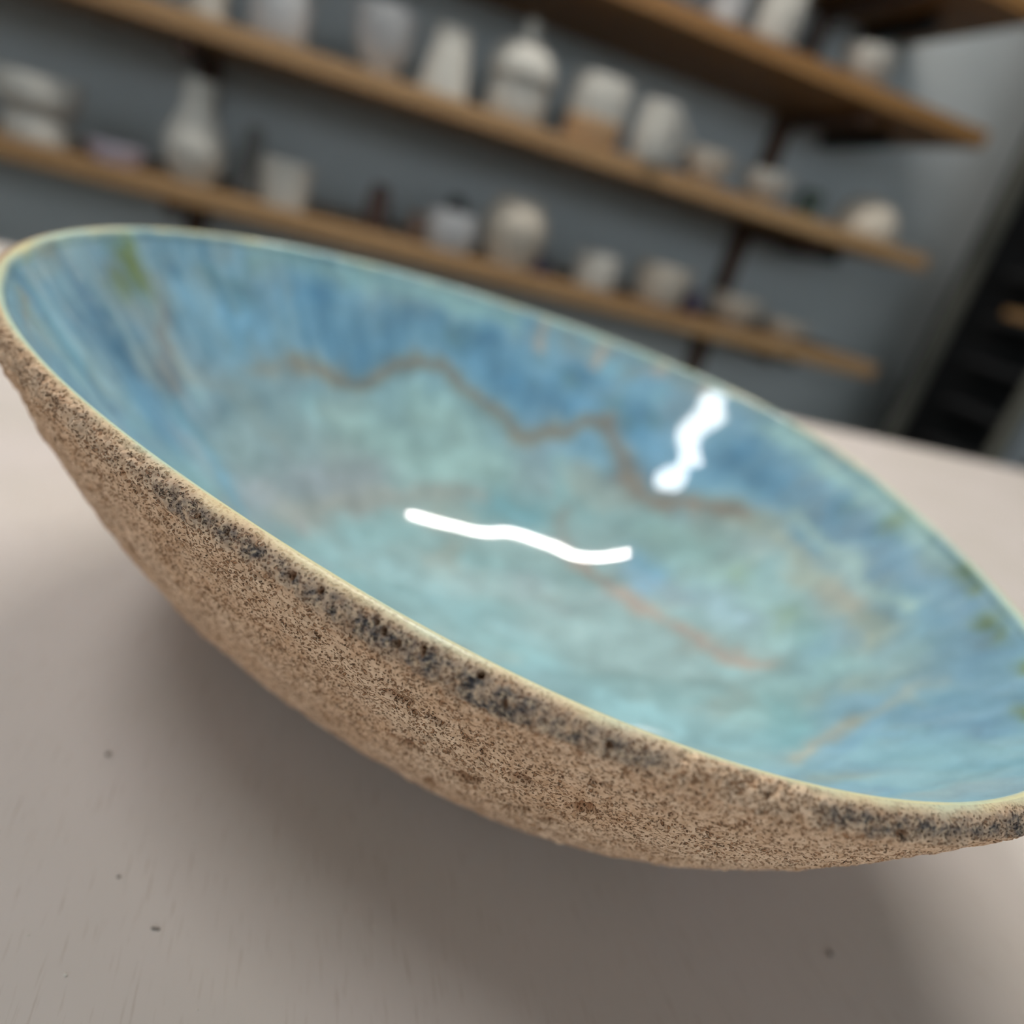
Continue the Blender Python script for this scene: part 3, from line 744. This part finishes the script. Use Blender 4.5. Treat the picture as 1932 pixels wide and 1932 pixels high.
for i, (row, along, off, h, r, kind) in enumerate(POTS):
    name, label, cat, mk = POT_TEXT[(row, kind)]
    loc = wp(along, FRONT + off, SHELF_BOT[row] + THICK)
    mat = M[mk]
    grp = {'A': 'pots on the lowest shelf', 'B': 'pots on the second shelf', 'C': 'pots on the third shelf'}[row]
    if kind == 'footed_bowl':
        t = empty(name, loc, RZ)
        v, f = lathe_data(hollow([(a * r, b * h) for a, b in spline([(0.70, 0.46), (0.8, 0.5), (0.96, 0.62), (1.0, 0.8), (0.99, 1.0)])])[:-1] + [(0.0006, 0.5 * h)], 40, True, 0.006, i)
        mesh_obj('basin', v, f, mat, t, True)
        v, f = lathe_data([(0.82 * r, 0), (0.84 * r, 0.03 * h), (0.8 * r, 0.32 * h), (0.72 * r, 0.42 * h), (0.66 * r, 0.458 * h)], 40, True, 0.006, i)
        mesh_obj('foot', v, f, mat, t, True)
        tag(t, label, cat, grp)
    elif kind == 'bulb_vase':
        t = empty(name, loc, RZ)
        prof = [(a * r, b * h) for a, b in spline(OPEN[kind], 36)]
        cut = int(len(prof) * 0.68)
        v, f = lathe_data(prof[:cut + 1], 40, True, 0.006, i)
        mesh_obj('belly', v, f, mat, t, True)
        v, f = lathe_data(hollow(prof[cut:])[:-1] + [(0.0006, prof[cut][1] + 0.004)], 40, False, 0.006, i)
        mesh_obj('neck', v, f, mat, t, True)
        tag(t, label, cat, grp)
    elif kind == 'lidded_jar':
        t = empty(name, loc, RZ)
        v, f = lathe_data([(a * r, b * h) for a, b in spline([(0.78, 0), (0.84, 0.04), (0.9, 0.2), (0.86, 0.36), (0.9, 0.40)])], 40, True, 0.006, i)
        mesh_obj('jar_body', v, f, mat, t, True)
        v, f = lathe_data([(a * r, b * h) for a, b in spline([(0.9, 0.401), (1.0, 0.43), (0.98, 0.55), (0.82, 0.68), (0.5, 0.77), (0.24, 0.82)])], 40, True, 0.006, i)
        ld = mesh_obj('lid', v, f, mat, t, True)
        v, f = lathe_data([(a * r, b * h) for a, b in spline([(0.22, 0.82), (0.2, 0.88), (0.24, 0.95), (0.12, 1.0)])], 24, True)
        mesh_obj('knob', v, f, mat, ld, True)
        tag(t, label, cat, grp)
    elif kind == 'two_tone':
        t = empty(name, loc, RZ)
        prof = [(a * r, b * h) for a, b in spline([(0.8, 0), (0.9, 0.06), (0.97, 0.4), (1.0, 0.7), (0.94, 1.0)], 32)]
        cut = int(len(prof) * 0.5)
        v, f = lathe_data(prof[:cut + 1], 40, True, 0.006, i)
        mesh_obj('clay_base', v, f, M['tan_clay'], t, True)
        v, f = lathe_data(hollow(prof[cut:])[:-1] + [(0.0006, prof[cut][1] + 0.002)], 40, False, 0.006, i)
        mesh_obj('upper_wall', v, f, mat, t, True)
        tag(t, label, cat, grp)
    elif kind == 'mug':
        t = empty(name, loc, RZ)
        v, f = lathe_data(hollow([(a * r, b * h) for a, b in spline([(0.7, 0), (0.86, 0.06), (0.96, 0.4), (0.92, 0.8), (0.9, 1.0)])]), 40, True, 0.006, i)
        mesh_obj('cup_wall', v, f, mat, t, True)
        pts = [(r * 0.88 + 0.026 * math.sin(math.pi * k / 12), -0.2 * r, h * (0.22 + 0.6 * k / 12)) for k in range(13)]
        v, f = tube_data(pts, 0.006)
        mesh_obj('handle', v, f, mat, t, True)
        tag(t, label, cat, grp)
    elif kind == 'dome':
        v, f = lathe_data([(a * r, b * h) for a, b in spline([(0.92, 0), (1.0, 0.1), (0.96, 0.4), (0.74, 0.75), (0.4, 0.95), (0.1, 1.0), (0.01, 1.0)])], 40, True, 0.01, i)
        o = mesh_obj(name, v, f, mat, None, True)
        o.location = loc
        tag(o, label, cat, grp)
    else:
        tag(vessel(name, kind, h, r, mat, loc, i), label, cat, grp)

# ------------------------------------------------------------------ ware rack beyond the table
rk = empty('ware_rack', wp(1.70, 1.36, 0), RZ)
tag(rk, 'tall dark metal ware rack with black trays beyond the table', 'rack')
for px_, py_, m_ in ((0.0, 0.0, 'steel_dark'), (0.0, 0.34, 'steel_dark'), (0.44, 0.0, 'steel_dark'), (0.44, 0.34, 'steel_dark')):
    box('post', (px_, px_ + 0.038, py_, py_ + 0.03, 0, 1.75), M[m_], rk, 0.003)
box('side_panel', (0.038, 0.105, 0.002, 0.028, 0.05, 1.72), M['steel'], rk, 0.002)
box('back_panel', (0.0, 0.478, 0.3405 + 0.03, 0.38, 0.05, 1.74), M['panel_dark'], rk)
for k in range(13):
    z = 0.1 + 0.122 * k
    tr = box('tray', (0.106, 0.4395, 0.01, 0.335, z, z + 0.014), M['tray'], rk, 0.002)
    box('tray_lip', (0.106, 0.4395, 0.004, 0.0098, z - 0.012, z + 0.02), M['steel_dark'], tr, 0.001)
wb = box('ware_board', (1.70 + 0.13, 1.70 + 0.42, 1.33, 1.66, 0.0, 0.022), M['pine'], None, 0.002)
wb.rotation_euler = (0, 0, RZ)
wb.location = (0, 0, 0.1 + 0.122 * 7 + 0.0205)
tag(wb, 'pine ware board lying on a tray of the metal rack', 'board')

# ------------------------------------------------------------------ the bowl
BOWL = Vector((0.0029, 0.2375, TABLE_Z))
R0, A2, B2, A3, B3, A4, B4 = 0.1518, 0.0037, -0.0175, -0.0476, -0.0179, -0.0109, 0.0054
ZR, Z1A, Z1B, Z2A, Z2B = 0.100, -0.0106, 0.0061, 0.0013, 0.0004


def rim(th):
    r = R0 * (1 + A2 * np.cos(2 * th) + B2 * np.sin(2 * th) + A3 * np.cos(3 * th) + B3 * np.sin(3 * th) + A4 * np.cos(4 * th) + B4 * np.sin(4 * th))
    z = ZR + Z1A * np.cos(th) + Z1B * np.sin(th) + Z2A * np.cos(2 * th) + Z2B * np.sin(2 * th)
    return r, z


def hash3(i, j, k, seed):
    h = (i * np.int64(374761393) + j * np.int64(668265263) + k * np.int64(2147483647 % 1000003) * np.int64(1274126177) + np.int64(seed) * np.int64(982451653)) & np.int64(0xFFFFFFFF)
    h = ((h ^ (h >> np.int64(13))) * np.int64(1274126177)) & np.int64(0xFFFFFFFF)
    h = ((h ^ (h >> np.int64(16))) * np.int64(668265263)) & np.int64(0xFFFFFFFF)
    return ((h ^ (h >> np.int64(15))) & np.int64(0xFFFFFF)).astype(np.float64) / 0xFFFFFF


def vnoise(P, scale, seed=0):
    """smooth value noise in 0..1; P is (n, 3) in metres"""
    Q = P * scale + 1000.0
    I = np.floor(Q).astype(np.int64)
    F_ = Q - I
    F_ = F_ * F_ * (3 - 2 * F_)
    out = 0
    for dx in (0, 1):
        for dy in (0, 1):
            for dz in (0, 1):
                w = (F_[:, 0] if dx else 1 - F_[:, 0]) * (F_[:, 1] if dy else 1 - F_[:, 1]) * (F_[:, 2] if dz else 1 - F_[:, 2])
                out = out + w * hash3(I[:, 0] + dx, I[:, 1] + dy, I[:, 2] + dz, seed)
    return out


def fbm(P, scale, octs=3, seed=0):
    a, s, t = 1.0, 0.0, 0.0
    for o_ in range(octs):
        s = s + a * vnoise(P, scale * 2 ** o_, seed + o_)
        t += a
        a *= 0.5
    return s / t


def smooth(a, b, x):
    t = np.clip((x - a) / (b - a), 0, 1)
    return t * t * (3 - 2 * t)


def grid_mesh(name, P, mat, parent, flip=False, close_centre=False):
    """P: (rows, cols, 3); columns wrap around"""
    nr, nc = P.shape[:2]
    idx = np.arange(nr * nc).reshape(nr, nc)
    a, b_ = idx[:-1], np.roll(idx, -1, 1)[:-1]
    c, d = np.roll(idx, -1, 1)[1:], idx[1:]
    q = np.stack([a, d, c, b_] if not flip else [a, b_, c, d], -1).reshape(-1, 4)
    nv = nr * nc
    verts = P.reshape(-1, 3)
    loops = q.reshape(-1)
    starts = np.arange(len(q)) * 4
    if close_centre:
        fan = idx[-1] if flip else idx[-1][::-1]
        loops = np.concatenate([loops, fan])
        starts = np.append(starts, len(q) * 4)
    me = bpy.data.meshes.new(name)
    me.vertices.add(nv)
    me.vertices.foreach_set('co', verts.astype(np.float32).ravel())
    me.loops.add(len(loops))
    me.loops.foreach_set('vertex_index', loops.astype(np.int32))
    me.polygons.add(len(starts))
    me.polygons.foreach_set('loop_start', starts.astype(np.int32))
    me.update(calc_edges=True)
    me.validate()
    me.polygons.foreach_set('use_smooth', np.ones(len(me.polygons), dtype=bool))
    me.materials.append(mat)
    o = bpy.data.objects.new(name, me)
    COL.objects.link(o)
    o.parent = parent
    return o


def colour_layer(o, name, rgb):
    ca = o.data.color_attributes.new(name, 'FLOAT_COLOR', 'POINT')
    buf = np.ones((len(rgb), 4), dtype=np.float32)
    buf[:, :3] = rgb
    ca.data.foreach_set('color', buf.ravel())


bowl = empty('ceramic_bowl', BOWL)
tag(bowl, 'large round handmade bowl, glossy blue glaze inside and pitted tan clay outside', 'bowl')


def build_outer():
    d2r = math.pi / 180
    th = np.concatenate([np.linspace(-176 * d2r, -4 * d2r, 1900, endpoint=False), np.linspace(-4 * d2r, 184 * d2r, 320, endpoint=False)])
    r, z = rim(th)
    LO, LH, P_, RF = 0.0035, 0.0045, 3.3, 0.42
    rows, base_d = [], []
    for a in np.linspace(90, 4, 16):                          # rounded lip
        a = math.radians(a)
        rows.append(np.stack([(r + LO * math.cos(a)), z - LH + LH * math.sin(a)], -1))
    rho = np.concatenate([1 - (1 - 0.72) * np.linspace(0, 1, 250) ** 1.02, np.linspace(0.72, RF, 42)[1:]])
    h = z - LH
    for q in rho:
        rows.append(np.stack([(r + LO) * q, np.maximum(h * (q ** P_ - RF ** P_) / (1 - RF ** P_), 0.0)], -1))
    G = np.stack(rows, 0)                                      # rows, cols, (radius, height)
    X, Y, Z = G[..., 0] * np.cos(th), G[..., 0] * np.sin(th), G[..., 1]
    P = np.stack([X, Y, Z], -1)
    # normals from the grid
    dr, dc = np.gradient(P, axis=0), np.gradient(P, axis=1)
    nrm = np.cross(dr, dc)
    nrm /= np.maximum(np.linalg.norm(nrm, axis=-1, keepdims=True), 1e-12)
    out = np.stack([np.cos(th), np.sin(th), 0 * th], -1)[None]
    nrm *= np.where((nrm * out).sum(-1, keepdims=True) + nrm[..., 2:] * -0.2 * 0 >= 0, 1, -1)
    step = np.linalg.norm(np.diff(P, axis=0), axis=-1)
    dist = np.concatenate([np.zeros((1, len(th))), np.cumsum(step, 0)], 0)   # distance below the crest
    flat = P.reshape(-1, 3)
    d = dist.reshape(-1)
    TH = np.broadcast_to(th, dist.shape).reshape(-1)
    n1 = fbm(flat, 160, 2, 1)
    n2 = fbm(flat, 480, 2, 5)
    st = flat * np.array([1, 1, 1.6])
    n3 = vnoise(st, 1150, 9)
    # where the lip is crusted with clay instead of glaze
    edge = vnoise(np.stack([np.cos(TH), np.sin(TH), 0 * TH], -1), 6.0, 21)
    crust = np.maximum(smooth(0.10, 0.05, np.abs(TH - math.radians(-75))) , smooth(0.5, 0.3, np.abs(TH - math.radians(-138))) * 0.8)
    rough = smooth(0.001, 0.006, d) * (1 - 0) + crust * smooth(0.0, 0.0015, d) * 0.9
    rough = np.clip(rough, 0, 1) * smooth(0.155, 0.12, d)
    disp = rough * ((n1 - 0.5) * 0.0011 + (n2 - 0.5) * 0.0008 - smooth(0.48, 0.25, n3) * 0.0006)
    disp += crust * smooth(0.012, 0.002, d) * smooth(0, 0.0012, d) * (n2 - 0.35) * 0.0012
    # slots and holes left by burnt-out grog
    pit = np.zeros(len(flat))
    warp = (n2 - 0.5) * 0.9
    for (px_, py_, pz_, L_, H_, tilt, dep) in PITS:
        c = np.array([px_, py_, pz_]) * 1e-4
        sel = np.nonzero(((flat - c) ** 2).sum(1) < (L_ * 1e-4 * 0.9 + 0.0015) ** 2)[0]
        if not len(sel): continue
        v = flat[sel] - c
        ta = math.atan2(c[1], c[0])
        t = np.array([-math.sin(ta), math.cos(ta), 0])
        k = int(sel[np.argmin((v ** 2).sum(1))])
        nn = nrm.reshape(-1, 3)[k]
        s = np.cross(nn, t)
        s /= np.linalg.norm(s)
        if s[2] < 0: s = -s
        ca, sa = math.cos(math.radians(tilt)), math.sin(math.radians(tilt))
        u = v @ t * ca + v @ s * sa
        w = -(v @ t) * sa + v @ s * ca
        e = (np.abs(u) / (L_ * 0.58e-4)) ** 2.4 + (np.abs(w) / (max(H_ * 1.45, 10) * 0.5e-4)) ** 2
        e = e + warp[sel]
        m = smooth(1.3, 0.75, e)
        disp[sel] -= m * dep * 1.9e-4
        pit[sel] = np.maximum(pit[sel], m)
    P2 = flat + nrm.reshape(-1, 3) * disp[:, None]
    P2[:, 2] = np.maximum(P2[:, 2], 0.0)
    # glaze masks
    wob = (fbm(flat, 120, 3, 31) - 0.5)
    reach = 0.0070 - 0.0024 * smooth(-1.25, -0.9, TH) + 0.0028 * (edge - 0.5) * 2 + wob * 0.006
    band = smooth(reach + 0.0016, reach - 0.0022, d) * smooth(0.0004, 0.0036, d + wob * 0.002) * (1 - 0.85 * crust)
    cream = 0.95 * smooth(0.0024, 0.0, d + wob * 0.003) * (1 - 0.75 * crust * smooth(0, 0.001, d))
    pit_tint = smooth(0.03, 0.35, pit) * 0.88  # browner tint that follows the pits
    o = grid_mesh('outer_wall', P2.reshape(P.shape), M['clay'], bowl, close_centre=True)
    colour_layer(o, 'mask', np.stack([band, cream, pit_tint], -1))
    o['label'] = 'rough tan stoneware outside with pits'
    return o


def build_inner():
    nc, nr = 900, 300
    th = np.linspace(-math.pi, math.pi, nc, endpoint=False)
    r, z = rim(th)
    LI, LH, Q_, ZB = 0.002, 0.003, 2.6, 0.012
    rows = []
    for a in np.linspace(90, 8, 10):
        a = math.radians(a)
        rows.append(np.stack([r - LI * math.cos(a), z - LH + LH * math.sin(a)], -1))
    for q in np.linspace(1, 0, nr + 1)[:-1] ** 0.9:
        rows.append(np.stack([(r - LI) * q, ZB + (z - LH - ZB) * q ** Q_], -1))
    G = np.stack(rows, 0)
    P = np.stack([G[..., 0] * np.cos(th), G[..., 0] * np.sin(th), G[..., 1]], -1)
    flat = P.reshape(-1, 3)
    s = (G[..., 0] / r).reshape(-1)
    TH = np.broadcast_to(th, G.shape[:2]).reshape(-1)
    # hand-made unevenness of the glazed surface
    und = (fbm(flat, 28, 2, 51) - 0.5) * WAVE * smooth(0.05, 0.3, s) * smooth(1.0, 0.93, s)
    und += 0.00022 * np.sin((s - 0.6) * 2 * math.pi / 0.14 + 1.5 * (fbm(flat, 20, 2, 57) - 0.5)) * smooth(0.66, 0.76, s) * smooth(0.99, 0.94, s)   # throwing rings
    flat2 = flat.copy()
    flat2[:, 2] += und
    # colours of the glaze, in display values
    warp = np.stack([fbm(flat, 55, 3, k) - 0.5 for k in (61, 65, 69)], -1) * 0.012
    fine = np.stack([fbm(flat, 190, 3, k) - 0.5 for k in (71, 75, 79)], -1) * 0.007
    warp = warp + fine
    dr, dc = np.gradient(P, axis=0), np.gradient(P, axis=1)
    nrm = np.cross(dr, dc).reshape(-1, 3)
    nrm /= np.maximum(np.linalg.norm(nrm, axis=-1, keepdims=True), 1e-12)
    warp -= nrm * (warp * nrm).sum(-1, keepdims=True)          # stay on the surface
    Pw = flat + warp
    n_a, n_b, n_c = fbm(Pw, 32, 3, 81), fbm(Pw, 60, 3, 85), fbm(Pw, 140, 3, 89)
    c_pale, c_blue, c_teal, c_grey = (np.array(v, float) for v in ((136, 168, 170), (122, 163, 184), (128, 168, 172), (142, 157, 162)))
    k = smooth(0.60, 0.82, s + (n_a - 0.5) * 0.25)[:, None]
    col = c_pale * (1 - k) + c_blue * k
    k = smooth(0.5, 0.68, n_b)[:, None] * 0.55
    col = col * (1 - k) + c_teal * k
    k = smooth(0.55, 0.72, n_a)[:, None] * 0.5
    col = col * (1 - k) + c_grey * k
    n_d = fbm(Pw, 42, 3, 99)
    k = smooth(0.54, 0.72, n_d)[:, None] * 0.5
    col = col * (1 - k) + np.array((156, 160, 150.)) * k
    for pts, rad, c, stg in GLAZE:
        pts = np.array(pts, float) * 1e-4
        lo, hi = pts.min(0) - rad * 3.2, pts.max(0) + rad * 3.2
        sel = np.nonzero(np.all((Pw > lo) & (Pw < hi), 1))[0]
        if not len(sel): continue
        v = Pw[sel]
        dd = np.full(len(sel), 1e9)
        if len(pts) == 1:
            dd = np.linalg.norm(v - pts[0], axis=1)
        for a, b_ in zip(pts[:-1], pts[1:]):
            ab = b_ - a
            t = np.clip((v - a) @ ab / max(ab @ ab, 1e-12), 0, 1)
            dd = np.minimum(dd, np.linalg.norm(v - a - t[:, None] * ab, axis=1))
        al = (np.exp(-(dd / rad) ** 2 * 0.8) * stg * (0.75 + 0.5 * n_c[sel]))[:, None]
        al = np.clip(al, 0, 1)
        col[sel] = col[sel] * (1 - al) + np.array(c, float) * al
    # glaze runs down the steep wall
    run_p = np.stack([np.cos(TH) * 0.15, np.sin(TH) * 0.15, s * 0.016], -1)
    left = 0.25 + 0.75 * smooth(1.1, 0.5, np.abs(np.angle(np.exp(1j * (TH - math.pi)))))
    run = fbm(run_p + warp * 0.3, 240, 3, 95)
    k = (smooth(0.72, 0.9, s) * smooth(0.45, 0.7, run) * left)[:, None] * 0.45
    col = col * (1 - k) + np.array((150, 180, 188.)) * k
    k = (smooth(0.66, 0.85, s) * smooth(0.48, 0.28, run) * left)[:, None] * 0.4
    col = col * (1 - k) + np.array((78, 120, 150.)) * k
    # mottling
    col = col * (1 + ((n_c - 0.5) * 0.24 + (n_b - 0.5) * 0.16)[:, None])
    grey = col.mean(1, keepdims=True)
    col = grey + (col - grey) * 0.9
    # pale lip
    k = smooth(0.983, 0.997, s + (n_b - 0.5) * 0.012)[:, None]
    lipc = np.array((212, 208, 168.)) * (1 - smooth(0.4, 0.6, n_a)[:, None]) + np.array((188, 206, 186.)) * smooth(0.4, 0.6, n_a)[:, None]
    col = col * (1 - k) + lipc * k
    v = np.clip(col / 255, 0, 1)
    rgb = np.where(v <= 0.04045, v / 12.92, ((v + 0.055) / 1.055) ** 2.4) * GLAZE_GAIN
    o = grid_mesh('glazed_interior', flat2.reshape(P.shape), M['glaze'], bowl, flip=True, close_centre=True)
    colour_layer(o, 'glaze', rgb)
    o['label'] = 'glossy mottled blue glaze inside the bowl'
    return o


build_outer()
build_inner()

# ------------------------------------------------------------------ crumbs on the table
rnd = random.Random(4)
CR_LABEL = ['short grey splinter on the table top in front of the bowl', 'dark fleck on the table near the bowl wall', 'tiny grey crumb on the table behind the splinter',
            'pale clay crumb on the bare table in front of the splinter', 'pale speck beside the pale clay crumb', 'small pale grain between the splinter and the bowl shadow', 'pale grain lying in the shadow of the bowl', 'brownish speck in the bowl shadow on the far side']
for i, (x_, y_, r_) in enumerate(CRUMBS):
    pale = i in (3, 4, 5, 6)
    if i == 0:
        v, f = box_data(-r_, r_, -r_ * 0.28, r_ * 0.28, 0, r_ * 0.45, r_ * 0.1)
        v = [(a, b + 0.25 * r_ * (a / r_) ** 2, c + 0.12 * r_ * abs(a / r_)) if c > 0 else (a, b + 0.25 * r_ * (a / r_) ** 2, c) for a, b, c in v]
        name = 'splinter'
    else:
        v, f = [], []
        seg, rings = 10, 5
        for k in range(rings):
            ph = math.pi * (k + 0.5) / rings - math.pi / 2
            for j in range(seg):
                a = 2 * math.pi * j / seg
                q = r_ * (0.8 + 0.4 * rnd.random())
                v.append((q * math.cos(ph) * math.cos(a) * 1.25, q * math.cos(ph) * math.sin(a), max(0.0, r_ * 0.5 + q * 0.6 * math.sin(ph))))
        for k in range(rings - 1):
            for j in range(seg):
                j2 = (j + 1) % seg
                f.append((k * seg + j, k * seg + j2, (k + 1) * seg + j2, (k + 1) * seg + j))
        f.append(tuple(reversed(range(seg))))
        f.append(tuple(range((rings - 1) * seg, rings * seg)))
        name = 'clay_crumb'
    o = mesh_obj(name, v, f, M['crumb_pale'] if pale else M['crumb'])
    o.location = (x_, y_, TABLE_Z)
    o.rotation_euler = (0, 0, 0.2 if i == 0 else rnd.random() * 3)
    tag(o, CR_LABEL[i], 'splinter' if i == 0 else 'crumb', 'crumbs on the table')
